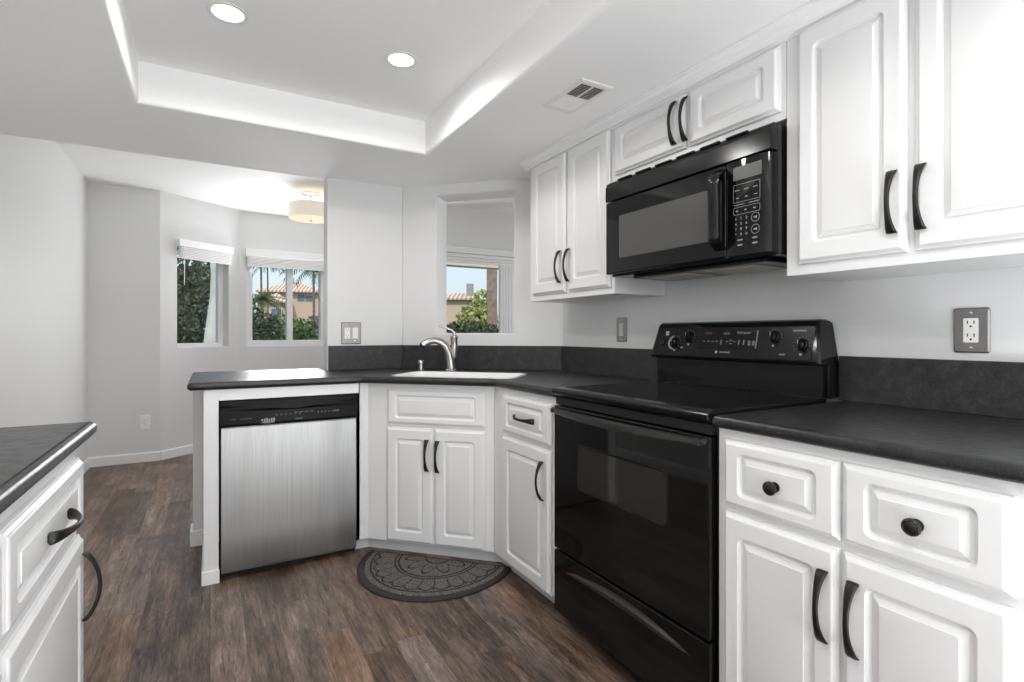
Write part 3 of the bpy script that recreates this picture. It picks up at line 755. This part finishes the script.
text_into(b, 'ACCUBAKE', .0095, (.392, -.0008, 1.0685)); b.lathe([(.0055, 0), (.0055, -.0008), (.001, -.0009)], (.353, 0, 1.0685), 'y', 12)
marks_into(b, 12, .0065, (.675, -.0005, 1.150)); marks_into(b, 7, .0055, (.625, -.0005, 1.068)); marks_into(b, 5, .005, (.178, -.0005, 1.082))
kn = [(.139, 1.103), (.210, 1.128), (.587, 1.130), (.690, 1.103)]
for kx, kz in kn:
    for i in range(11):
        a = R(215 - 25 * i); b.box(kx + .0265 * math.cos(a) - .001, kx + .0265 * math.cos(a) + .001, -.0008, 0, kz + .0265 * math.sin(a) - .001, kz + .0265 * math.sin(a) + .001)
    b.box(kx - .004, kx + .004, -.0008, 0, kz - .036, kz - .029)
on_face(b).build('lettering', 'print', cs)
b = MB(); b.box(.077, .095, -.0008, 0, 1.132, 1.150)
ar = []
for rr_ in (.030, .038):
    pass
n = 14; ina = [(.139 + .028 * math.cos(R(110 + 150 * i / n)), 1.103 + .028 * math.sin(R(110 + 150 * i / n))) for i in range(n + 1)]
oua = [(.139 + (.030 + .010 * math.sin(PI * i / n)) * math.cos(R(110 + 150 * i / n)), 1.103 + (.030 + .010 * math.sin(PI * i / n)) * math.sin(R(110 + 150 * i / n))) for i in range(n + 1)]
b.add([(x, -.0006, z) for x, z in ina] + [(x, -.0006, z) for x, z in oua], [(i, i + 1, n + 2 + i, n + 1 + i) for i in range(n)])
on_face(b).build('printed_scale', 'print', cs)
b = MB(); b.box(.058, .080, -.006, 0, 1.092, 1.118); on_face(b).build('rocker_switch', 'gloss', cs, bevel=.002)
for kx, kz in kn:
    b = MB(); b.lathe([(.0195, 0), (.0195, -.004), (.0165, -.006), (.0155, -.018), (.013, -.020), (.0005, -.0202)], (kx, 0, kz), 'y', 24); b.box(kx - .0045, kx + .0045, -.027, -.017, kz - .0165, kz + .0165)
    k = on_face(b).build('control_knob', 'satin', cs, smooth=35)
    b = MB(); b.box(kx - .0012, kx + .0012, -.0275, -.0268, kz + .004, kz + .016); on_face(b).build('pointer_mark', 'print', k)

# ------------------------------------------------------------------ microwave
t = thing('microwave', 'black over-the-range microwave oven mounted under the short wall cabinet', 'microwave', (1.455, RY, 0), -90)
MB().box(.002, RW - .002, .030, .362, 1.380, 1.776).build('body', 'black', t, bevel=.004)
b = MB(); b.xprism([(.031, 1.694), (-.004, 1.694), (-.004, 1.752), (.004, 1.770), (.012, 1.776), (.031, 1.776)], .0, RW)
vg = b.build('vent_grille', 'black', t, bevel=.002)
b = MB()
for i in range(6): b.box(.07 + i * .105, .15 + i * .105, -.0015, .008, 1.7705, 1.7768)
b.build('vent_slot', 'satin', vg, bevel=.002)
dm = MB().box(.002, .598, -.004, .030, 1.388, 1.689).build('door', 'gloss', t, bevel=.006, seg=3)
b = MB(); b.rings([rrect(.086, .531, 1.448, 1.622, .006, -.0042), rrect(.088, .529, 1.450, 1.620, .005, -.0056)]); b.build('window_pane', 'mwglass', dm)
b = MB(); loops = []
for i in range(21):
    f = i / 20; z = 1.412 + .262 * f; o_ = -.005 - .040 * min(1, (math.sin(PI * f) * 3.0)) if 0 < i < 20 else -.006
    loops.append([(x * 1.0 + .580, o_ + y, z) for x, y in ((-.019, .012), (-.021, .002), (-.012, -.008), (.012, -.008), (.021, .002), (.019, .012))])
b.rings(loops); b.build('handle', 'gloss', dm, smooth=50)
b = MB(); prof = []
pl = [(.602, .030), (.602, -.003), (.606, -.004), (.722, -.004), (.738, .0), (.750, .010), (.755, .030)]
b.prism(pl, 1.388, 1.689); cpn = b.build('control_panel', 'gloss', t, smooth=30)
b = MB(); b.rings([rrect(.628, .728, 1.626, 1.668, .003, -.0041), rrect(.628, .728, 1.626, 1.668, .003, -.0052)]); b.build('display', 'display', cpn)
b = MB(); yk = -.0046
def frame(x0, x1, z0, z1, w=.0012, r=.003):
    b.rings([rrect(x0, x1, z0, z1, r, yk, 4), rrect(x0 + w, x1 - w, z0 + w, z1 - w, r - w * .5, yk, 4)], False, False)
frame(.628, .722, 1.555, 1.612); frame(.628, .722, 1.516, 1.540, r=.006)
for i, s_ in enumerate('123456789'):
    text_into(b, s_, .0125, (.637 + (i % 3) * .019, yk, 1.503 - (i // 3) * .0165))
for i, s_ in enumerate(('*', '0', '#')): text_into(b, s_, .0115, (.637 + i * .019, yk, 1.4535))
for cz in (1.499, 1.462):
    n = 24; b.rings([[(.706 + r_ * math.cos(2 * PI * i / n), yk, cz + r_ * math.sin(2 * PI * i / n)) for i in range(n)] for r_ in (.0145, .0132)], False, False)
    marks_into(b, 3, .007, (.706, yk, cz))
for i in range(3):
    b.box(.634 + i * .032, .650 + i * .032, yk - .0003, yk, 1.592, 1.5945); b.box(.638 + i * .032, .648 + i * .032, yk - .0003, yk, 1.568, 1.5705); b.box(.637 + i * .031, .645 + i * .031, yk - .0003, yk, 1.526, 1.530)
b.box(.630, .668, yk - .0003, yk, 1.5465, 1.5485); b.box(.684, .720, yk - .0003, yk, 1.5465, 1.5485)
[marks_into(b, 5, .006, (x, yk, z)) for x in (.652, .704) for z in (1.436, 1.420)]
b.build('keypad_print', 'print', cpn)
b = MB(); b.box(.10, RW - .06, .06, .30, 1.368, 1.3795); un = b.build('underside_tray', 'satin', t, bevel=.003)
for x in (.15, .43):
    MB().box(x, x + .20, .10, .26, 1.3635, 1.3675).build('grease_filter', 'filter', un)
b = MB(); b.lathe([(.004, 0), (.004, -.0015), (.001, -.002)], (RW - .003, .10, 1.40), 'x', 10)
b.build('screw', 'satin', t)

# ------------------------------------------------------------------ floor mat
mcx, mcy = dg(-1.047 / s2, 3.480)
t = thing('door_mat', 'half-round dark grey moulded mat with black border before the sink cabinet', 'mat', (mcx, mcy, .0005), -45)
def half(a, bb, z, k=40): return [(a * math.cos(PI + PI * i / k), bb * math.sin(PI + PI * i / k), z) for i in range(k + 1)]
b = MB(); b.rings([half(.385, .425, 0), half(.385, .425, .005), half(.378, .417, .008)]); b.build('rubber_border', 'rubber', t)
hh = [(x, min(y, -.014), z) for x, y, z in half(.352, .388, .0078)]
b = MB(); b.rings([hh, [(x * .99, y * .99 - .0002, .0105) for x, y, _ in hh]]); b.build('moulded_pile', 'mat', t)

# ------------------------------------------------------------------ outlets and switches
def plate(name, label, loc, rot, w, h, m, inserts, pm='plastic', cat='outlet', z=0):
    t = thing(name, label, cat, loc, rot)
    b = MB(); b.rings([rrect(-w / 2, w / 2, -h / 2, h / 2, .006, 0), rrect(-w / 2, w / 2, -h / 2, h / 2, .006, -.003), rrect(-w / 2 + .004, w / 2 - .004, -h / 2 + .004, h / 2 - .004, .005, -.006)])
    b.build('cover_plate', m, t, smooth=30)
    for kind, x in inserts:
        if kind == 'outlet':
            b = MB(); b.rings([rrect(x - .0165, x + .0165, -.0335, .0335, .003, -.005), rrect(x - .0165, x + .0165, -.0335, .0335, .003, -.0075)]); ou = b.build('receptacle', pm, t)
            b = MB()
            for dz in (-.018, .018):
                b.box(x - .0085, x - .006, -.0078, -.0070, dz, dz + .009); b.box(x + .006, x + .0085, -.0078, -.0070, dz, dz + .009)
                b.lathe([(.0028, -.0070), (.0028, -.0078)], (x, 0, dz - .007), 'y', 10)
            b.build('slots', 'slot', ou)
        else:
            b = MB(); b.rings([rrect(x - .0165, x + .0165, -.0335, .0335, .003, -.005), rrect(x - .0165, x + .0165, -.0335, .0335, .003, -.0065)])
            b.xprism([(-.006, -.029), (-.008, -.029), (-.0105, .029), (-.006, .029)], x - .0125, x + .0125); b.build('switch_paddle', pm, t, bevel=.001)
        for dz in (-.048, .048):
          b = MB(); b.lathe([(.0035, -.0055), (.0035, -.0068), (.001, -.0074)], (x, 0, dz), 'y', 10)
          b.build('screw', 'chrome' if m == 'plate' else 'plastic', t)
    return t
plate('wall_outlet', 'pewter-plated double socket on the wall above the right countertop', (1.8235, .6245, 1.149), -90, .080, .124, 'plate', [('outlet', 0)])
plate('light_switch', 'narrow pewter-plated rocker switch on the wall left of the range backguard', (1.8235, 2.046, 1.160), -90, .076, .124, 'plate', [('switch', 0)], pm='switchgrey', cat='switch')
plate('switch_plate', 'two-gang pewter plate with socket and rocker switch left of the pass-through', (.754, 3.3035, 1.143), 0, .120, .134, 'plate', [('outlet', -.024), ('switch', .024)], cat='switch')
plate('wall_outlet', 'white socket low on the far wall of the breakfast nook', (-.502, 5.6795, .350), 0, .080, .130, 'plastic', [('outlet', 0)])

# ------------------------------------------------------------------ ceiling fittings
def downlight(label, x, y, z=ZT):
    t = thing('recessed_light', label, 'ceiling light', (x, y, z), 0, None)
    b = MB(); b.lathe([(.066, -.0005), (.066, -.003), (.060, -.005), (.051, -.003), (.049, -.0015), (.049, -.0005)], n=40); b.build('trim_ring', 'vent', t, smooth=40)
    b = MB(); b.lathe([(.049, -.0008), (.049, -.0022), (.0005, -.0032)], n=40); b.build('lens', 'lamp', t)
    l = light('can_lamp', 'SPOT', (x, y, z - .02), (0, 0, 0), DOWN * 4, (1, .98, .955), spot_size=R(174), spot_blend=.5, shadow_soft_size=.07)
    return t
downlight('round recessed light at the left of the ceiling tray, near the top edge', .054, 2.088)
downlight('round recessed light toward the right corner of the ceiling tray', .678, 2.092)
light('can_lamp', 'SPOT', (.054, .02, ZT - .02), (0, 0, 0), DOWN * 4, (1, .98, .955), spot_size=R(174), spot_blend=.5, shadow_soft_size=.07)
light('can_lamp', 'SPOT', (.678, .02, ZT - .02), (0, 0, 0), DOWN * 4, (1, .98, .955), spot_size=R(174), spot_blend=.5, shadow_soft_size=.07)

t = thing('air_vent', 'white two-part ceiling air register beside the wall cabinets', 'vent', (1.2665, 1.689, ZC - .0005), 0)
vw, vl = .075, .136
b = MB()
def zr(a, c, z): return [(x, y, z) for x, y in ((-a, -c), (a, -c), (a, c), (-a, c))]
b.rings([zr(vw, vl, 0), zr(vw, vl, -.003), zr(vw - .012, vl - .012, -.006), zr(vw - .020, vl - .028, -.005), zr(vw - .020, vl - .028, 0)], False, False); b.box(-vw + .02, vw - .02, -.003, .003, -.006, 0)
b.build('frame', 'vent', t)
for sgn, nm in ((-1, 'dark'), (1, 'light')):
    y0, y1 = (-.105, -.004) if sgn < 0 else (.004, .105)
    b = MB(); b.box(-vw + .019, vw - .019, y0, y1, -.0012, -.0006); b.build('duct', 'ventdark' if sgn < 0 else 'fence', t)
    b = MB(); n = 9
    for i in range(n):
        y = y0 + (y1 - y0) * (i + .5) / n; s_ = .0036 if sgn > 0 else .0009
        za, zb_ = (-.0018, -.0055) if sgn > 0 else (-.0062, -.0054)
        b.add([(-vw + .02, y - s_, za), (vw - .02, y - s_, za), (vw - .02, y + s_, zb_), (-vw + .02, y + s_, zb_), (-vw + .02, y - s_, za - .0007), (vw - .02, y - s_, za - .0007), (vw - .02, y + s_, zb_ - .0007), (-vw + .02, y + s_, zb_ - .0007)],
              [(0, 1, 2, 3), (7, 6, 5, 4), (0, 4, 5, 1), (1, 5, 6, 2), (2, 6, 7, 3), (3, 7, 4, 0)])
    if sgn < 0: b.box(-.003, .003, y0, y1, -.006, -.002)
    b.build('louvres', 'vent', t)

# pendant in the nook
t = thing('pendant_light', 'semi-flush drum ceiling light with pale fabric shade in the breakfast nook', 'ceiling light', (.80, 5.11, ZN), 0)
b = MB(); b.lathe([(.078, -.0005), (.078, -.010), (.070, -.018), (.02, -.024), (.0105, -.028), (.0105, -.075), (.0005, -.076)], n=32); b.build('canopy', 'chrome', t, smooth=40)
b = MB(); n = 48
def circ(r_, z): return [(r_ * math.cos(2 * PI * i / n), r_ * math.sin(2 * PI * i / n), z) for i in range(n)]
b.rings([circ(.182, -.108), circ(.185, -.106), circ(.187, -.108), circ(.187, -.235), circ(.185, -.237), circ(.182, -.235), circ(.182, -.108)], False, False); sh = b.build('shade', 'shade', t, smooth=40)
b = MB(); b.lathe([(.181, -.232), (.181, -.240), (.150, -.247), (.08, -.251), (.0005, -.252)], n=48); b.build('diffuser', 'glow', t, smooth=60)
b = MB(); b.lathe([(.0105, -.075), (.0105, -.225), (.0005, -.226)], n=12)
for a in (0, 60, 120): b.tube([(-.181 * math.cos(R(a)), -.181 * math.sin(R(a)), -.115), (.181 * math.cos(R(a)), .181 * math.sin(R(a)), -.115)], .003, 6)
b.build('spider', 'chrome', t, smooth=40)
b = MB(); b.lathe([(.018, -.2525), (.016, -.258), (.008, -.262), (.0005, -.268)], n=16); b.build('finial', 'nickel', t, smooth=50)
light('pendant_bulb', 'POINT', (.80, 5.11, ZN - .165), (0, 0, 0), 1.0, (1, .80, .60), shadow_soft_size=.09)

# ------------------------------------------------------------------ outdoors
def at(u, v, D):
    lat = (u - 512) / FPX * D; p = view * D + rgt * lat
    return (p.x, p.y, HCAM + (HZ - v) / FPX * D)
struct('ground', MB().box(-60, 120, 6.9, 220, -.5, -.35), 'grass')
rnd = random.Random(3)
def leaves(mb, c, rad, n, size, squash=1.):
    for _ in range(n):
        while True:
            p = Vector((rnd.uniform(-1, 1), rnd.uniform(-1, 1), rnd.uniform(-1, 1)))
            if p.length < 1 and p.length > rnd.random() * .8: break
        q = Vector(c) + Vector((p.x * rad[0], p.y * rad[1], p.z * rad[2]))
        a = Vector((rnd.uniform(-1, 1), rnd.uniform(-1, 1), rnd.uniform(-1, 1))).normalized()
        d = a.cross(Vector((rnd.uniform(-1, 1), rnd.uniform(-1, 1), .3))).normalized()
        s = size * rnd.uniform(.6, 1.3)
        mb.add([q - a * s, q + d * s * .45, q + a * s, q - d * s * .45], [(0, 1, 2, 3)])
def tree(name, label, base, blobs, mk, trunk, n, size, cat='tree', group=None, bark='bark'):
    t = thing(name, label, cat, base, 0, group)
    b = MB()
    for c, rd, w in blobs: leaves(b, c, rd, int(n * w), size)
    b.build('foliage', mk, t)
    if trunk: b = MB(); b.tube(trunk[0], trunk[1], 10); b.build('trunk', bark, t, smooth=60)
    return t
# dark tree filling the single-pane window
D = 11.; bx, by, _ = at(188, 333, D)
tree('tree', 'dark leafy tree filling the single-pane window of the nook', (bx, by, -.4),
     [((0, 0, 1.6), (1.5, 1.0, 1.2), 1.), ((-.5, .3, 2.85), (1.0, .9, .65), .22), ((.35, .2, 2.6), (.55, .7, .5), .10), ((.1, 0, .7), (1.6, 1., .9), .9), ((-.2, .8, 1.9), (1.6, .5, 1.2), .8)], 'leaf_dark',
     ([(0, 0, 0), (.05, 0, 1.2), (-.1, .1, 2.4)], [.16, .11, .05]), 7600, .062)
tx, ty, _ = at(212.5, 333, 8.4)
t = thing('tree', 'pale smooth trunk curving along the right side of the single-pane window', 'tree', (tx, ty, -.4), 0)
b = MB(); b.tube([(-.06, 0, 0), (-.03, 0, .9), (0, 0, 1.5), (.045, 0, 2.1), (.05, 0, 2.5), (.0, 0, 3.2)], [.20, .15, .115, .085, .075, .07], 14); b.build('trunk', 'palebark', t, smooth=60)
# house with tiled roofs seen through window 2
D = 60.
hx, hy, _ = at(292, 333, D); hr = -YAW + 12.5
t = thing('house', 'peach stucco house with tiled hip roofs seen through the two-pane window', 'house', (hx, hy, -.4), hr)
p2 = D / FPX
def hu(u): return (u - 292) * p2 * 1.03
def hv(v): return HCAM + (HZ - v) * p2 + .4
MB().box(hu(262), hu(317), 0, 8, 0, hv(291)).build('wall', 'stucco', t)
def hip(x0, x1, y0, y1, z0, z1, rx):
    b = MB(); cx_ = (x0 + x1) / 2; cy_ = (y0 + y1) / 2
    b.add([(x0, y0, z0), (x1, y0, z0), (x1, y1, z0), (x0, y1, z0), (cx_ - rx, cy_, z1), (cx_ + rx, cy_, z1)], [(0, 1, 5, 4), (1, 2, 5), (2, 3, 4, 5), (3, 0, 4), (3, 2, 1, 0)])
    b.box(x0, x1, y0, y1, z0 - .18, z0); return b
hip(hu(260), hu(319), -.6, 8.6, hv(291), hv(280) + .1, .4).build('roof', 'tile', t)
MB().box(hu(267), hu(290), -3.0, 0, 0, hv(303)).build('wing', 'stucco', t)
b = MB(); xa, xb, xm = hu(265), hu(293), hu(281)
b.add([(xa, -3.4, hv(303)), (xb, -3.4, hv(303)), (xm, -1.4, hv(294)), (xb, 0, hv(303)), (xa, 0, hv(303))], [(0, 1, 2), (1, 3, 2), (3, 4, 2), (4, 0, 2), (4, 3, 1, 0)]); b.box(xa, xb, -3.4, 0, hv(304.5), hv(303)); b.build('porch_roof', 'tile', t)
MB().box(hu(285), hu(288), 3.2, 4.0, hv(288), hv(274.5)).build('chimney', 'stucco', t)
for a, c, vt, vb in ((297, 303.5, 295, 301), (304.5, 311, 296, 301), (269, 274, 295, 299)):
    b = MB(); b.box(hu(a), hu(c), -.05, .04, hv(vb), hv(vt)); b.build('window', 'winblue', t)
b = MB(); b.box(hu(279), hu(287), -3.06, -2.98, hv(318), hv(310)); b.build('window', 'winblue', t)
# grey boundary wall
ax, ay, _ = at(303, 333, 47)
o = MB().box(-3.4, 3.4, 0, .25, 0, 2.45).build('boundary_wall', 'fence', None, loc=(ax, ay, -.4)); o.rotation_euler = (0, 0, R(-YAW)); tag(o, 'low grey boundary wall below the house behind the shrubs', 'wall')
o['kind'] = 'thing'
def palm(label, u, D, vtop, r, nf, fl, thick=.12, group=None, droop=.6):
    x, y, _ = at(u, 333, D); h = HCAM + (HZ - vtop) / FPX * D + .4
    t = thing('palm_tree', label, 'palm tree', (x, y, -.4), 0, group)
    b = MB(); b.tube([(0, 0, 0), (.03, 0, h * .5), (0, 0, h)], [thick * .85, thick * .6, thick * .5], 8); b.build('trunk', 'bark', t, smooth=60)
    b = MB()
    for i in range(nf):
        a = 2 * PI * i / nf + rnd.random() * .4; el = rnd.uniform(-.1, 1.0); pr = []
        for k in range(7):
            f = k / 6; rr_ = fl * f; pr.append(Vector((math.cos(a) * rr_ * math.cos(el * (1 - f)), math.sin(a) * rr_ * math.cos(el * (1 - f)), h + fl * (math.sin(el) * f - droop * f * f))))
        side = Vector((-math.sin(a), math.cos(a), 0))
        for k in range(6):
            for sg in (-1, 1):
                for j in range(2):
                    q0 = pr[k].lerp(pr[k + 1], j / 2); q1 = pr[k].lerp(pr[k + 1], j / 2 + .35)
                    tip = q0.lerp(q1, .5) + side * sg * fl * .22 * (1 - .5 * k / 6) + Vector((0, 0, -fl * .10)) + (pr[k + 1] - pr[k]) * .8
                    b.add([q0, q1, tip], [(0, 1, 2)])
    b.build('fronds', 'palm', t)
    return t
palm('tall thin palm at the left edge of the two-pane window view', 261, 34, 258, .1, 16, 1.4)
palm('second tall thin palm, just right of the first, in the left pane', 267.5, 44, 262, .1, 16, 1.5)
palm('palm with a full crown in front of the house in the right pane', 313.5, 32, 266, .1, 20, 1.9, .14)
palm('palm at the right edge of the right pane beside the wall end', 319, 40, 272, .1, 18, 1.3, .15)
palm('short bushy palm low in the left pane before the porch roof', 262, 21, 300, .1, 26, 1.05, .12)
def shrub(label, u, v, D, w, h, mk, n, s, name='shrub'):
    x, y, z = at(u, v, D)
    return tree(name, label, (x, y, -.4), [((0, 0, (z + .4) * .55), (w, w * .7, (z + .4) * .5), 1.)], mk, ([(0, 0, 0), (0, 0, (z + .4) * .6)], [.05, .02]), n, s, cat='shrub')
shrub('dark green shrub low in the left pane under the palm', 263, 315, 15, .65, 1, 'leaf_dark', 2600, .06)
shrub('bright green shrub low in the middle of the two-pane window', 279, 316, 17.5, .75, 1, 'leaf_mid', 2600, .06)
shrub('mid green shrub low at the left of the right pane', 299, 322, 13.2, .5, 1, 'leaf_mid', 2400, .06)
shrub('dark shrub low at the right of the right pane', 317, 318, 20.5, .9, 1, 'leaf_dark', 2400, .06)
# through the patio door beyond the pass-through
ex = MB().box(2.0, 3.4, 6.0, 6.18, 1.99, 2.20).build('patio_beam', 'eave', None); tag(ex, 'cream painted patio beam across the top of the patio door view', 'beam'); ex['kind'] = 'thing'
px_, py_, _ = at(492, 333, 9.0)
o = MB().box(-.088, .088, -.088, .088, 0, 2.9).build('patio_post', 'post', None, bevel=.01, loc=(px_, py_, -.36)); o.rotation_euler = (0, 0, R(-YAW)); tag(o, 'weathered brown post outside the patio door', 'post'); o['kind'] = 'thing'
x, y, z = at(472, 300, 13)
tree('tree', 'airy yellow-green tree outside the patio door', (x, y, -.4), [((.12, 0, 1.75), (.62, .5, .55), 1.), ((.35, .1, 2.3), (.30, .4, .35), .30), ((-.35, 0, 1.45), (.45, .4, .35), .5)], 'leaf_lime', ([(0, 0, 0), (.05, 0, 1.0), (.1, 0, 2.1)], [.06, .05, .02]), 900, .075)
x, y, z = at(470, 322, 8.2)
b = MB(); leaves(b, (0, 0, 1.05), (.85, .4, .70), 7000, .04)
t = thing('hedge', 'clipped dark green hedge outside the patio door', 'hedge', (x, y, -.4), -YAW); b.build('foliage', 'leaf_dark', t)
D = 48; x, y, z = at(462, 300, D); q2 = D / FPX
t = thing('house', 'distant beige house with chimney behind the yellow-green tree', 'house', (x, y, -.4), -YAW)
def gv(v): return HCAM + (HZ - v) * q2 + .4
MB().box(-2.6, 1.6, 0, 5, 0, gv(298)).build('wall', 'stucco', t)
hip(-2.9, 1.9, -.4, 5.4, gv(298), gv(291), .4).build('roof', 'tile', t)
MB().box(.35, .95, .6, 1.4, gv(297), gv(283)).build('chimney', 'fence', t)
